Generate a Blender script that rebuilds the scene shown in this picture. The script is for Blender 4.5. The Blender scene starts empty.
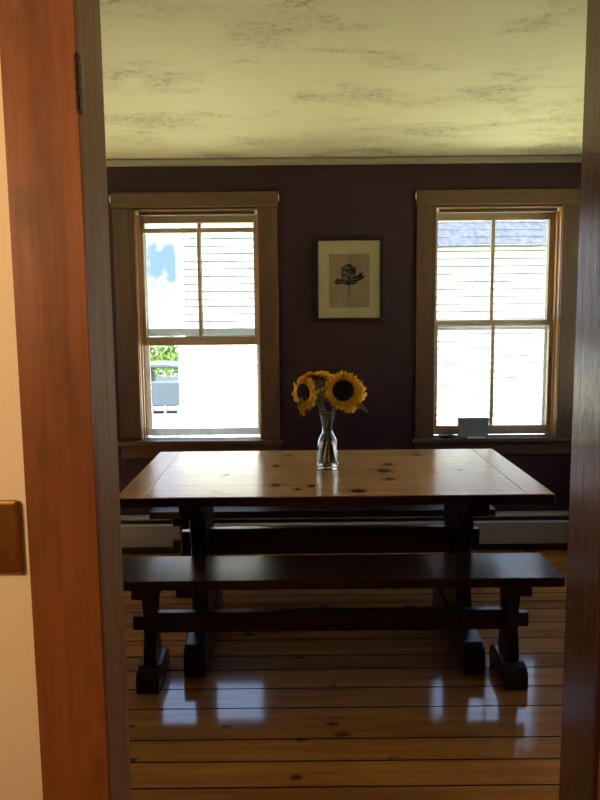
import bpy, bmesh, math, random
from mathutils import Vector, Matrix, Euler
random.seed(7)
C = bpy.context.scene.collection
SC = bpy.context.scene
PI = math.pi
W = 4.29            # inner face of the back wall
CEIL = 2.30

# ------------------------------------------------------------------ materials
def new_mat(name):
    m = bpy.data.materials.new(name); m.use_nodes = True
    nt = m.node_tree; nt.nodes.clear()
    out = nt.nodes.new('ShaderNodeOutputMaterial')
    return m, nt, out

def N(nt, kind, **kw):
    n = nt.nodes.new(kind)
    for k, v in kw.items():
        if k.startswith('i_'):
            n.inputs[k[2:].replace('_', ' ')].default_value = v
        else:
            setattr(n, k, v)
    return n

def ramp(nt, fac, stops):
    r = nt.nodes.new('ShaderNodeValToRGB')
    while len(r.color_ramp.elements) < len(stops):
        r.color_ramp.elements.new(0.5)
    for e, (p, c) in zip(r.color_ramp.elements, stops):
        e.position = p; e.color = (*c, 1) if len(c) == 3 else c
    nt.links.new(fac, r.inputs[0])
    return r.outputs[0]

def mixc(nt, fac, a, b, mode='MIX'):
    m = nt.nodes.new('ShaderNodeMix'); m.data_type = 'RGBA'; m.blend_type = mode
    for sock, v in ((m.inputs[0], fac), (m.inputs[6], a), (m.inputs[7], b)):
        if hasattr(v, 'node'): nt.links.new(v, sock)
        elif isinstance(v, (int, float)): sock.default_value = v
        else: sock.default_value = (*v, 1)
    return m.outputs[2]

def math_n(nt, op, a, b=None, clamp=False):
    m = nt.nodes.new('ShaderNodeMath'); m.operation = op; m.use_clamp = clamp
    for sock, v in ((m.inputs[0], a), (m.inputs[1], b)):
        if v is None: continue
        if hasattr(v, 'node'): nt.links.new(v, sock)
        else: sock.default_value = v
    return m.outputs[0]

def coords(nt, scale=(1, 1, 1), loc=(0, 0, 0), kind='Object'):
    t = nt.nodes.new('ShaderNodeTexCoord'); mp = nt.nodes.new('ShaderNodeMapping')
    mp.inputs['Scale'].default_value = scale; mp.inputs['Location'].default_value = loc
    nt.links.new(t.outputs[kind], mp.inputs[0])
    return mp.outputs[0]

def noise(nt, vec, scale=5, detail=4, rough=.5, dist=0):
    n = nt.nodes.new('ShaderNodeTexNoise')
    n.inputs['Scale'].default_value = scale; n.inputs['Detail'].default_value = detail
    n.inputs['Roughness'].default_value = rough; n.inputs['Distortion'].default_value = dist
    nt.links.new(vec, n.inputs['Vector'])
    return n.outputs['Fac']

def bsdf(nt, out, color=None, rough=.5, spec=.5, metal=0, coat=0, coat_rough=.1, normal=None, ior=1.5, trans=0):
    b = nt.nodes.new('ShaderNodeBsdfPrincipled')
    if color is not None:
        if hasattr(color, 'node'): nt.links.new(color, b.inputs['Base Color'])
        else: b.inputs['Base Color'].default_value = (*color, 1)
    if hasattr(rough, 'node'): nt.links.new(rough, b.inputs['Roughness'])
    else: b.inputs['Roughness'].default_value = rough
    b.inputs['Specular IOR Level'].default_value = spec
    b.inputs['Metallic'].default_value = metal
    b.inputs['Coat Weight'].default_value = coat
    b.inputs['Coat Roughness'].default_value = coat_rough
    b.inputs['IOR'].default_value = ior
    b.inputs['Transmission Weight'].default_value = trans
    if normal is not None: nt.links.new(normal, b.inputs['Normal'])
    nt.links.new(b.outputs[0], out.inputs[0])
    return b

def bump(nt, h, strength=.2, dist=.002):
    b = nt.nodes.new('ShaderNodeBump')
    b.inputs['Strength'].default_value = strength; b.inputs['Distance'].default_value = dist
    nt.links.new(h, b.inputs['Height'])
    return b.outputs[0]

def plain(name, color, rough=.5, spec=.5, metal=0, var=.12, scale=20, bumpy=0):
    m, nt, out = new_mat(name)
    v = coords(nt)
    f = noise(nt, v, scale, 4)
    a = tuple(c * (1 - var) for c in color); b = tuple(min(1, c * (1 + var)) for c in color)
    col = ramp(nt, f, [(.3, a), (.7, b)])
    nrm = bump(nt, noise(nt, v, scale * 4, 3), bumpy) if bumpy else None
    bsdf(nt, out, col, rough, spec, metal, normal=nrm)
    return m

def wood(name, dark, light, axis='X', rough=.3, spec=.5, grain=1.0, knots=0, knot_col=(.03, .012, .006),
         knot_scale=(4, 7, 4), worn=None, worn_amt=.0, bump_s=.15, island=False, coat=0, coat_rough=.1, rough_var=.1,
         knot_size=.12):
    m, nt, out = new_mat(name)
    st = {'X': (1.2, 22, 22), 'Y': (22, 1.2, 22), 'Z': (22, 22, 1.2)}[axis]
    st = tuple(s * grain for s in st)
    v = coords(nt, st)
    if island:
        g = nt.nodes.new('ShaderNodeNewGeometry')
        cmb = nt.nodes.new('ShaderNodeCombineXYZ')
        r = math_n(nt, 'MULTIPLY', g.outputs['Random Per Island'], 57.0)
        for i in range(3): nt.links.new(r, cmb.inputs[i])
        add = nt.nodes.new('ShaderNodeVectorMath'); add.operation = 'ADD'
        nt.links.new(v, add.inputs[0]); nt.links.new(cmb.outputs[0], add.inputs[1]); v = add.outputs[0]
    f = noise(nt, v, 1.6, 6, .6, .2)
    fine = noise(nt, v, 7, 3, .6)
    fm = math_n(nt, 'ADD', math_n(nt, 'MULTIPLY', f, .75), math_n(nt, 'MULTIPLY', fine, .25))
    col = ramp(nt, fm, [(.32, dark), (.68, light)])
    big = noise(nt, coords(nt, (2.2, 2.2, 2.2), (3, 1, 2)), 1.3, 3)
    col = mixc(nt, math_n(nt, 'MULTIPLY', big, .35), col, dark)
    if island:
        br = math_n(nt, 'ADD', math_n(nt, 'MULTIPLY', g.outputs['Random Per Island'], .5), .72)
        hs = nt.nodes.new('ShaderNodeHueSaturation')
        nt.links.new(br, hs.inputs['Value']); nt.links.new(col, hs.inputs['Color']); col = hs.outputs[0]
    if worn is not None:
        wf = noise(nt, coords(nt, (3, 3, 1.4), (7, 2, 5)), 3.0, 5, .65)
        wr = ramp(nt, wf, [(.52, (0, 0, 0)), (.66, (1, 1, 1))])
        col = mixc(nt, math_n(nt, 'MULTIPLY', wr, worn_amt), col, worn)
    if knots:
        kv = coords(nt, knot_scale, (.37, .21, .13))
        jit = nt.nodes.new('ShaderNodeTexNoise'); jit.inputs['Scale'].default_value = 3
        nt.links.new(kv, jit.inputs['Vector'])
        va = nt.nodes.new('ShaderNodeVectorMath'); va.operation = 'MULTIPLY_ADD'
        nt.links.new(jit.outputs['Color'], va.inputs[0]); va.inputs[1].default_value = (.22, .22, .22); nt.links.new(kv, va.inputs[2])
        vo = nt.nodes.new('ShaderNodeTexVoronoi'); vo.inputs['Scale'].default_value = 1.0
        vo.inputs['Randomness'].default_value = .9
        nt.links.new(va.outputs[0], vo.inputs['Vector'])
        sep = nt.nodes.new('ShaderNodeSeparateColor'); nt.links.new(vo.outputs['Color'], sep.inputs[0])
        gate = math_n(nt, 'LESS_THAN', sep.outputs[0], knots)
        size = math_n(nt, 'MULTIPLY', math_n(nt, 'ADD', sep.outputs[1], .45), knot_size)
        rel = math_n(nt, 'DIVIDE', vo.outputs['Distance'], size)
        kf = ramp(nt, rel, [(.55, (1, 1, 1)), (1.0, (0, 0, 0))])
        col = mixc(nt, math_n(nt, 'MULTIPLY', math_n(nt, 'MULTIPLY', kf, gate), .9), col, knot_col)
    rn = math_n(nt, 'ADD', math_n(nt, 'MULTIPLY', fine, rough_var), rough - rough_var / 2)
    nrm = bump(nt, fm, bump_s)
    bsdf(nt, out, col, rn, spec, coat=coat, coat_rough=coat_rough, normal=nrm)
    return m

M = {}
M['casing'] = wood('varnished_casing_wood', (.12, .037, .009), (.275, .095, .023), 'Z', .38, .4, .6, .3, (.05, .014, .006), (9, 9, 3.2),
                   worn=(.075, .028, .010), worn_amt=.55, knot_size=.10)
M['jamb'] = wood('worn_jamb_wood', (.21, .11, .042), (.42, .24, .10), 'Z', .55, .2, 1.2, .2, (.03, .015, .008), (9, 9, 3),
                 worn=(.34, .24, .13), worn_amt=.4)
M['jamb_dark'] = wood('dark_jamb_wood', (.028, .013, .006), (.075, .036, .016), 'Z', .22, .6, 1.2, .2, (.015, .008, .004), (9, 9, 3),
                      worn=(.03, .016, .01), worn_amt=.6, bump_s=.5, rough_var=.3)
M['trim'] = wood('window_trim_wood', (.07, .035, .016), (.15, .082, .04), 'Z', .42, .4, 1.0)
M['trim_h'] = wood('window_trim_wood_across', (.07, .035, .016), (.15, .082, .04), 'X', .42, .4, 1.0)
M['reveal'] = wood('window_reveal_wood', (.3, .13, .04), (.6, .32, .12), 'Z', .35, .5, 1.0)
M['reveal_h'] = wood('window_head_wood', (.26, .11, .035), (.5, .26, .1), 'X', .35, .5, 1.0)
M['sash'] = wood('sash_wood', (.34, .24, .15), (.5, .38, .24), 'Z', .45, .4, 1.0)
M['sash_h'] = wood('sash_rail_wood', (.34, .24, .15), (.5, .38, .24), 'X', .45, .4, 1.0)
M['table_top'] = wood('honey_pine_tabletop', (.38, .19, .07), (.62, .37, .16), 'X', .2, .45, .7, .12, (.035, .013, .006), (5.5, 8.5, 3),
                      knot_size=.2, bump_s=.05)
def add_knots(m, pts):
    nt = m.node_tree; b = next(n for n in nt.nodes if n.type == 'BSDF_PRINCIPLED')
    col = b.inputs['Base Color'].links[0].from_socket
    v = coords(nt, (1, 1, 0)); wob = nt.nodes.new('ShaderNodeTexNoise'); wob.inputs['Scale'].default_value = 30
    nt.links.new(v, wob.inputs['Vector'])
    va = nt.nodes.new('ShaderNodeVectorMath'); va.operation = 'MULTIPLY_ADD'; nt.links.new(wob.outputs['Color'], va.inputs[0])
    va.inputs[1].default_value = (.03, .03, 0); nt.links.new(v, va.inputs[2])
    tot = None; halo = None
    for x, y, r in pts:
        d = nt.nodes.new('ShaderNodeVectorMath'); d.operation = 'DISTANCE'
        nt.links.new(va.outputs[0], d.inputs[0]); d.inputs[1].default_value = (x + .015, y + .015, 0)
        k = math_n(nt, 'DIVIDE', d.outputs['Value'], r)
        tot = k if tot is None else math_n(nt, 'MINIMUM', tot, k)
    f = ramp(nt, tot, [(.6, (1, 1, 1)), (1.0, (0, 0, 0))])
    h2 = ramp(nt, math_n(nt, 'MULTIPLY', tot, .4), [(.3, (1, 1, 1)), (1.0, (0, 0, 0))])
    col = mixc(nt, math_n(nt, 'MULTIPLY', h2, .45), col, (.22, .085, .025))
    col = mixc(nt, math_n(nt, 'MULTIPLY', f, .8), col, (.03, .011, .005))
    nt.links.new(col, b.inputs['Base Color'])
add_knots(M['table_top'], [(-0.236, 0.090, 0.022), (-0.225, -0.267, 0.020), (-0.138, -0.344, 0.016), (-0.087, -0.289, 0.018), (-0.181, 0.337, 0.016), (0.262, 0.099, 0.028), (0.230, -0.033, 0.036), (0.233, -0.182, 0.022), (0.091, -0.376, 0.034), (0.425, 0.307, 0.018), (-0.449, 0.187, 0.016), (0.555, -0.027, 0.018)])
M['table_end'] = wood('honey_pine_breadboard', (.38, .19, .07), (.52, .28, .11), 'Y', .24, .45, .7, bump_s=.05)
M['dark'] = wood('dark_stained_pine', (.014, .0055, .003), (.042, .016, .008), 'X', .3, .45, .8, .25, (.008, .004, .002), (4, 8, 4), bump_s=.08)
M['dark_z'] = wood('dark_stained_pine_upright', (.014, .0055, .003), (.042, .016, .008), 'Z', .3, .45, .8, bump_s=.08)
M['dark_y'] = wood('dark_stained_pine_cross', (.014, .0055, .003), (.042, .016, .008), 'Y', .3, .45, .8, bump_s=.08)
M['edge'] = wood('shade_toned_table_edge', (.018, .007, .004), (.05, .019, .009), 'X', .3, .45, .8, bump_s=.08)
M['seat'] = wood('dark_bench_seat', (.022, .009, .005), (.058, .023, .011), 'X', .25, .5, .8, .25, (.012, .005, .003), (3, 8, 4), bump_s=.012)
M['floor'] = wood('pine_floorboards', (.25, .08, .011), (.58, .25, .042), 'X', .6, .15, .75, .6, (.04, .014, .006), (5.5, 10, 3), island=True,
                  bump_s=.04, rough_var=.06, knot_size=.15, coat=1.0, coat_rough=.1)
M['gap'] = plain('floor_gap', (.01, .006, .004), .9)
M['maroon'] = plain('maroon_wall_paint', (.036, .0135, .017), .55, .3, var=.1, scale=6, bumpy=.05)
M['tan'] = plain('cream_hall_paint', (.66, .53, .35), .6, .3, var=.03, scale=3, bumpy=.05)
M['white_p'] = plain('crown_paint', (.30, .25, .18), .5, .4, var=.08)
M['heater'] = plain('heater_enamel', (.27, .24, .19), .35, .5, var=.04)
M['heater_dark'] = plain('heater_fins', (.05, .045, .04), .5, .5, .6)
M['brass'] = plain('aged_brass', (.55, .3, .09), .28, .5, 1.0, var=.25, scale=30)
M['iron'] = plain('rusty_hinge_iron', (.035, .022, .014), .6, .4, .6, var=.5, scale=60, bumpy=.4)
M['bracket'] = plain('white_bracket', (.88, .84, .74), .4)
M['storm'] = plain('white_storm_frame', (.7, .73, .76), .4, .5)
M['frame'] = plain('black_picture_frame', (.010, .007, .006), .5, .25)
M['mat'] = plain('cream_mount_board', (.5, .42, .27), .8, .2, var=.03)
M['print'] = plain('sepia_print_paper', (.3, .225, .15), .8, .2, var=.12, scale=14)
M['petalink'] = plain('dark_flower_ink', (.028, .02, .018), .8, .2, var=.6, scale=120)
M['petalink2'] = plain('grey_flower_ink', (.15, .125, .105), .8, .2, var=.5, scale=120)
M['siding'] = plain('white_clapboard_paint', (.58, .59, .61), .6, .3, var=.05, scale=2)
M['shingle'] = plain('grey_roof_shingle', (.05, .058, .085), .8, .3, var=.4, scale=14)
M['lawn'] = plain('sunlit_lawn', (.68, .69, .42), .9, .1, var=.35, scale=3, bumpy=.5)
M['asphalt'] = plain('grey_asphalt', (.07, .08, .09), .9, .2, var=.15)
M['gravel'] = plain('pale_gravel', (.19, .2, .22), .9, .2, var=.2, scale=15)
M['car'] = plain('blue_grey_car_paint', (.05, .07, .085), .3, .5, var=.05)
M['tyre'] = plain('tyre_rubber', (.02, .02, .02), .8)
M['chrome'] = plain('wheel_metal', (.5, .5, .5), .3, .5, 1)
M['fence'] = plain('pale_fence_paint', (.2, .25, .15), .6)
M['leaf_t'] = plain('tree_leaf', (.1, .19, .04), .6, .3, var=.4, scale=1.5)
M['bark'] = plain('tree_bark', (.1, .07, .05), .9)
M['petal'] = plain('sunflower_petal', (.95, .52, .015), .5, .3, var=.16, scale=40)
M['petal_dry'] = plain('wilting_petal', (.55, .26, .03), .6, .2, var=.3, scale=50)
M['stem'] = plain('sunflower_stem', (.11, .15, .055), .5, .4, var=.25, scale=60, bumpy=.2)
M['sepal'] = plain('sunflower_sepal', (.085, .11, .06), .5, .4, var=.3, scale=60)
M['leaf'] = plain('sunflower_leaf', (.10, .15, .06), .35, .5, var=.3, scale=50)
M['box'] = plain('grey_card_box', (.2, .205, .2), .7, .2, var=.12, scale=60)
M['dish'] = plain('dark_dish_glaze', (.03, .028, .03), .2, .6)
M['paper'] = plain('white_paper', (.75, .72, .68), .8)

def translucent(m, amt):
    nt = m.node_tree; b = next(n for n in nt.nodes if n.type == 'BSDF_PRINCIPLED'); out = next(n for n in nt.nodes if n.type == 'OUTPUT_MATERIAL')
    t = nt.nodes.new('ShaderNodeBsdfTranslucent'); mx = nt.nodes.new('ShaderNodeMixShader'); mx.inputs[0].default_value = amt
    nt.links.new(b.inputs['Base Color'].links[0].from_socket, t.inputs[0])
    nt.links.new(b.outputs[0], mx.inputs[1]); nt.links.new(t.outputs[0], mx.inputs[2]); nt.links.new(mx.outputs[0], out.inputs[0])
for k_ in ('petal', 'petal_dry', 'leaf', 'leaf_t'): translucent(M[k_], .4)
translucent(M['storm'], .35)

def mat_disc():
    m, nt, out = new_mat('sunflower_disc')
    t = nt.nodes.new('ShaderNodeTexCoord')
    vo = nt.nodes.new('ShaderNodeTexVoronoi'); vo.inputs['Scale'].default_value = 190
    nt.links.new(t.outputs['Object'], vo.inputs['Vector'])
    ln = nt.nodes.new('ShaderNodeVectorMath'); ln.operation = 'LENGTH'
    nt.links.new(t.outputs['Object'], ln.inputs[0])
    rad = math_n(nt, 'MULTIPLY', ln.outputs['Value'], 20.0)
    base = ramp(nt, rad, [(.0, (.008, .004, .003)), (.55, (.012, .006, .004)), (.8, (.03, .012, .006)), (.98, (.10, .04, .01))])
    col = mixc(nt, .6, base, ramp(nt, vo.outputs['Distance'], [(0, (.05, .025, .012)), (.6, (.006, .003, .002))]), 'MULTIPLY')
    col = mixc(nt, .5, base, col)
    bsdf(nt, out, col, .7, .2, normal=bump(nt, vo.outputs['Distance'], 1.0, .003))
    return m
M['disc'] = mat_disc()

def mat_ceiling():
    m, nt, out = new_mat('stained_plaster_ceiling')
    v = coords(nt)
    b1 = noise(nt, v, 1.1, 3, .5)
    col = ramp(nt, b1, [(.3, (.70, .645, .44)), (.7, (.77, .72, .52))])
    # grubby patches with their own shape
    band = noise(nt, coords(nt, (1.2, 2.0, 1), (.4, 1.7, 0)), 1.7, 3, .6, .4)
    patch = ramp(nt, band, [(.50, (0, 0, 0)), (.64, (1, 1, 1))])
    speck = ramp(nt, noise(nt, v, 42, 5, .75), [(.47, (0, 0, 0)), (.60, (1, 1, 1))])
    fac = math_n(nt, 'MULTIPLY', patch, math_n(nt, 'ADD', math_n(nt, 'MULTIPLY', speck, .42), .14))
    col = mixc(nt, fac, col, (.13, .11, .06))
    lone = ramp(nt, noise(nt, v, 60, 3, .7), [(.63, (0, 0, 0)), (.70, (1, 1, 1))])
    col = mixc(nt, math_n(nt, 'MULTIPLY', lone, .5), col, (.2, .17, .09))
    bsdf(nt, out, col, .7, .2, normal=bump(nt, noise(nt, v, 30, 5, .6), .25, .004))
    return m
M['ceiling'] = mat_ceiling()

def mat_pane(name, tint=(1, 1, 1)):
    m, nt, out = new_mat(name)
    # thin pane: same reflectance from both sides
    fr = nt.nodes.new('ShaderNodeFresnel'); ge = nt.nodes.new('ShaderNodeNewGeometry'); mr = nt.nodes.new('ShaderNodeMapRange')
    nt.links.new(ge.outputs['Backfacing'], mr.inputs[0]); mr.inputs['To Min'].default_value = 1.45; mr.inputs['To Max'].default_value = 1 / 1.45
    nt.links.new(mr.outputs[0], fr.inputs['IOR'])
    tr = nt.nodes.new('ShaderNodeBsdfTransparent'); tr.inputs[0].default_value = (*tint, 1)
    gl = nt.nodes.new('ShaderNodeBsdfGlossy'); gl.inputs['Roughness'].default_value = .02
    mx = nt.nodes.new('ShaderNodeMixShader')
    nt.links.new(fr.outputs[0], mx.inputs[0]); nt.links.new(tr.outputs[0], mx.inputs[1]); nt.links.new(gl.outputs[0], mx.inputs[2])
    nt.links.new(mx.outputs[0], out.inputs[0])
    return m
M['pane'] = mat_pane('window_pane_glass', (.96, .97, .97))
M['picpane'] = mat_pane('picture_glass', (.98, .98, .97))

def mat_glass(name, ior, tint):
    m, nt, out = new_mat(name)
    b = bsdf(nt, out, tint, .01, .5, ior=ior, trans=1)
    return m
M['glass'] = mat_glass('clear_vase_glass', 1.48, (.96, .98, .97))
M['water'] = mat_glass('vase_water', 1.33, (.97, .98, .96))

# ------------------------------------------------------------------ mesh helpers
class MB:
    def __init__(self): self.bm = bmesh.new()
    def _merge(self, b, smooth=False):
        if smooth:
            for f in b.faces: f.smooth = True
        me = bpy.data.meshes.new('tmp'); b.to_mesh(me); b.free()
        self.bm.from_mesh(me); bpy.data.meshes.remove(me)
        return self
    def box(self, x0, x1, y0, y1, z0, z1, bev=0, seg=2):
        b = bmesh.new()
        bmesh.ops.create_cube(b, size=1)
        for v in b.verts:
            v.co = Vector(((x0 + x1) / 2 + v.co.x * (x1 - x0), (y0 + y1) / 2 + v.co.y * (y1 - y0), (z0 + z1) / 2 + v.co.z * (z1 - z0)))
        if bev:
            bmesh.ops.bevel(b, geom=list(b.edges), offset=bev, segments=seg, profile=.5, affect='EDGES')
        return self._merge(b)
    def prism(self, pts, axis, a, b_, bev=0, seg=2):
        """pts: closed 2D outline; axis X: (y,z), Y: (x,z), Z: (x,y)"""
        b = bmesh.new()
        def P(p, t):
            return {'X': (t, p[0], p[1]), 'Y': (p[0], t, p[1]), 'Z': (p[0], p[1], t)}[axis]
        v0 = [b.verts.new(P(p, a)) for p in pts]; v1 = [b.verts.new(P(p, b_)) for p in pts]
        b.faces.new(v0); b.faces.new(v1[::-1])
        n = len(pts)
        for i in range(n): b.faces.new((v0[i], v1[i], v1[(i + 1) % n], v0[(i + 1) % n]))
        bmesh.ops.recalc_face_normals(b, faces=b.faces)
        if bev:
            es = [e for e in b.edges if len(e.link_faces) == 2 and e.calc_face_angle(0) > .5]
            bmesh.ops.bevel(b, geom=es, offset=bev, segments=seg, profile=.5, affect='EDGES')
        return self._merge(b)
    def lathe(self, prof, c=(0, 0, 0), seg=40, closed=False):
        b = bmesh.new(); rings = []
        for r, z in prof:
            if r < 1e-6: rings.append([b.verts.new((c[0], c[1], c[2] + z))])
            else: rings.append([b.verts.new((c[0] + r * math.cos(2 * PI * i / seg), c[1] + r * math.sin(2 * PI * i / seg), c[2] + z)) for i in range(seg)])
        pairs = list(zip(rings, rings[1:])) + ([(rings[-1], rings[0])] if closed else [])
        for A, B in pairs:
            for i in range(seg):
                j = (i + 1) % seg
                if len(A) == 1 and len(B) == 1: continue
                if len(A) == 1: b.faces.new((A[0], B[i], B[j]))
                elif len(B) == 1: b.faces.new((A[i], A[j], B[0]))
                else: b.faces.new((A[i], A[j], B[j], B[i]))
        bmesh.ops.recalc_face_normals(b, faces=b.faces)
        return self._merge(b, True)
    def tube(self, pts, rad, seg=10):
        b = bmesh.new(); pts = [Vector(p) for p in pts]
        rads = rad if isinstance(rad, (list, tuple)) else [rad] * len(pts)
        rings = []; up = Vector((.31, .2, .93))
        for i, p in enumerate(pts):
            t = (pts[min(i + 1, len(pts) - 1)] - pts[max(i - 1, 0)]).normalized()
            if abs(t.dot(up)) > .98: up = Vector((1, .1, .05))
            s = t.cross(up).normalized(); u = s.cross(t)
            rings.append([b.verts.new(p + (s * math.cos(2 * PI * k / seg) + u * math.sin(2 * PI * k / seg)) * rads[i]) for k in range(seg)])
        for A, B in zip(rings, rings[1:]):
            for k in range(seg): b.faces.new((A[k], A[(k + 1) % seg], B[(k + 1) % seg], B[k]))
        b.faces.new(rings[0][::-1]); b.faces.new(rings[-1])
        bmesh.ops.recalc_face_normals(b, faces=b.faces)
        return self._merge(b, True)
    def faces(self, verts, faces, smooth=False):
        b = bmesh.new(); vs = [b.verts.new(v) for v in verts]
        for f in faces: b.faces.new([vs[i] for i in f])
        return self._merge(b, smooth)
    def build(self, name, mat, parent=None, label=None, mats=None, local=False):
        me = bpy.data.meshes.new(name); 
        if parent is not None and not local:
            off = world_loc(parent)
            bmesh.ops.translate(self.bm, verts=self.bm.verts, vec=-off)
        self.bm.to_mesh(me); self.bm.free()
        me.materials.append(mat)
        for m in (mats or []): me.materials.append(m)
        o = bpy.data.objects.new(name, me); C.objects.link(o)
        if parent is not None: o.parent = parent
        if label: o['label'] = label
        return o

def world_loc(o):
    v = Vector((0, 0, 0))
    while o is not None:
        v += Vector(o.location); o = o.parent
    return v

def thing(name, label, cat, loc=(0, 0, 0), group=None):
    o = bpy.data.objects.new(name, None); C.objects.link(o); o.location = loc; o.empty_display_size = .1
    o['label'] = label; o['category'] = cat
    if group: o['group'] = group
    return o
def tag(o, label, cat, group=None):
    o['label'] = label; o['category'] = cat
    if group: o['group'] = group
    return o
def struct(o, label=None, cat=None):
    o['kind'] = 'structure'
    if label: o['label'] = label
    if cat: o['category'] = cat
    return o
def copy_tree(o, parent=None):
    c = o.copy(); C.objects.link(c)
    if parent is not None: c.parent = parent
    for ch in list(o.children): copy_tree(ch, c)
    return c

# ------------------------------------------------------------------ room shell
XL, XR = -2.5, 1.95          # dining room side walls
JL, JR = -.3216, .4784      # door jamb faces
D0, D1 = 1.137, 1.277       # doorway partition front / back
YB = -1.4                   # hall rear wall

# floor boards
fb = MB()
ys = [3.887, 3.705, 3.60, 3.498, 3.40, 3.25, 3.09, 2.94, 2.82, 2.67, 2.53, 2.333, 2.21, 2.08]
y = 3.887
while y < W + .02:
    y += .15; ys.insert(0, y)
y = 2.08
while y > YB:
    y -= random.choice((.12, .13, .15, .17)); ys.append(y)
for a, b_ in zip(ys, ys[1:]):
    hi, lo = min(a, W + .05), b_
    joint = random.choice((random.uniform(-2.3, -1.0), random.uniform(1.35, 1.8)))
    for xa, xb in ((XL, joint - .001), (joint + .001, XR)):
        fb.box(xa, xb, lo + .0033, hi - .0033, -.02, 0)
        fb.bm.faces.ensure_lookup_table()
        for f in fb.bm.faces[-6:]:
            f.normal_update(); f.material_index = 0 if abs(f.normal.z) > .5 else 1
floor = struct(fb.build('floor', M['floor'], mats=[M['gap']]), 'glossy honey pine plank floor with knots and dark seams', 'floor')
MB().box(XL, XR, YB, W + .05, -.06, -.0205).build('subfloor', M['gap'], floor)
# ceiling with a softly rounded edge of plaster
struct(MB().box(XL - .1, XR + .1, YB - .1, W + .3, CEIL, CEIL + .15).build('ceiling', M['ceiling']), 'cream plaster ceiling with dark grubby patches', 'ceiling')

# windows: (outer x0, outer x1, opening x0, opening x1)
WINS = [(-1.056, -.117, -.935, -.228), (.68, 1.62, .788, 1.512)]
OZ0, OZ1 = .69, 2.02
WT = .19                     # wall thickness
bw = MB()
xs = [XL, WINS[0][2], WINS[0][3], WINS[1][2], WINS[1][3], XR]
bw.box(XL - .1, xs[1], W, W + WT, -.6, CEIL + .1).box(xs[2], xs[3], W, W + WT, -.6, CEIL + .1).box(xs[4], XR + .1, W, W + WT, -.6, CEIL + .1)
for i in (1, 3):
    bw.box(xs[i], xs[i + 1], W, W + WT, -.6, OZ0 - .02).box(xs[i], xs[i + 1], W, W + WT, OZ1, CEIL + .1)
struct(bw.build('wall_back', M['maroon']), 'dark maroon wall with two windows', 'wall')
# side walls, each with two added, unseen windows to brighten the room
ADDED_SIDE_W = [(2.45, 3.12), (3.36, 4.03)]
SZ0, SZ1 = .70, 2.02
def side_wall(name, a, c):
    mb = MB(); yy = [D1 - .01, ADDED_SIDE_W[0][0], ADDED_SIDE_W[0][1], ADDED_SIDE_W[1][0], ADDED_SIDE_W[1][1], W]
    for i in (0, 2, 4): mb.box(a, c, yy[i], yy[i + 1], -.6, CEIL)
    for i in (1, 3): mb.box(a, c, yy[i], yy[i + 1], -.6, SZ0).box(a, c, yy[i], yy[i + 1], SZ1, CEIL)
    struct(mb.build(name, M['maroon']))
side_wall('wall_left', XL - .12, XL)
side_wall('wall_right', XR, XR + .12)
# doorway partition: hall side cream, dining side maroon
DT = 2.08
wf = MB()
wf.box(XL - .1, JL - .02, D0 + .012, D1 - .03, -.06, CEIL).box(JR + .02, XR + .1, D0 + .012, D1 - .03, -.06, CEIL).box(JL - .02, JR + .02, D0 + .012, D1 - .03, DT + .02, CEIL)
struct(wf.build('wall_front', M['tan']), 'pale tan painted wall beside the doorway', 'wall')
wd = MB()
wd.box(XL - .1, JL - .02, D1 - .03, D1 - .006, -.06, CEIL).box(JR + .02, XR + .1, D1 - .03, D1 - .006, -.06, CEIL).box(JL - .02, JR + .02, D1 - .03, D1 - .006, DT + .02, CEIL)
struct(wd.build('wall_divider', M['maroon']))
struct(MB().box(XL - .1, XL, YB, D0 + .02, -.06, CEIL).build('wall_hall_left', M['tan']))
struct(MB().box(XR, XR + .1, YB, D0 + .02, -.06, CEIL).build('wall_hall_right', M['tan']))
struct(MB().box(XL - .1, XR + .1, YB - .1, YB, -.06, CEIL).build('wall_rear', M['tan']))
# crown moulding
cr = MB()
cr.prism([(W, 2.262), (W - .012, 2.262), (W - .016, 2.274), (W - .03, 2.282), (W - .036, 2.290), (W - .034, 2.293), (W - .022, 2.293), (W - .022, CEIL), (W, CEIL)], 'X', XL, XR)
struct(cr.build('trim_1', M['white_p']), 'narrow cream crown moulding along the top of the maroon wall', 'trim')
bb = MB().prism([(W, 0), (W - .015, 0), (W - .015, .03), (W - .008, .045), (W, .045)], 'X', XL, XR)
struct(bb.build('baseboard_back', M['trim_h']))

# ------------------------------------------------------------------ doorway frame (nearest the camera)
dr = struct(bpy.data.objects.new('door_1', None), 'varnished wooden door frame around the near doorway', 'door frame'); C.objects.link(dr)
dr.location = ((JL + JR) / 2, D0, 0)
# left casing: its outer edge leans a little
b = MB().prism([(-.433, 0), (JL - .001, 0), (JL - .001, DT + .03), (-.436, DT + .03)], 'Y', D0 - .006, D0 + .014, .002)
b.build('casing', M['casing'], dr, 'orange varnished casing board, scuffed and stained')
MB().prism([(JR + .012, 0), (JR + .13, 0), (JR + .13, DT + .03), (JR + .012, DT + .03)], 'Y', D0 - .006, D0 + .014, .002).build('casing', M['casing'], dr)
MB().box(-.448, JR + .14, D0 - .008, D0 + .014, DT + .03, DT + .15, .002).build('head_casing', M['casing'], dr)
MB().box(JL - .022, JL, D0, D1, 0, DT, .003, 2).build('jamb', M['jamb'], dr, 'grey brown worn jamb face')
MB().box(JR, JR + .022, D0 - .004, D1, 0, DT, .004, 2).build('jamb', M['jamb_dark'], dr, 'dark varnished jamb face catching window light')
MB().box(JL, JR, D0, D1, DT, DT + .02).build('head_jamb', M['jamb'], dr)
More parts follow.
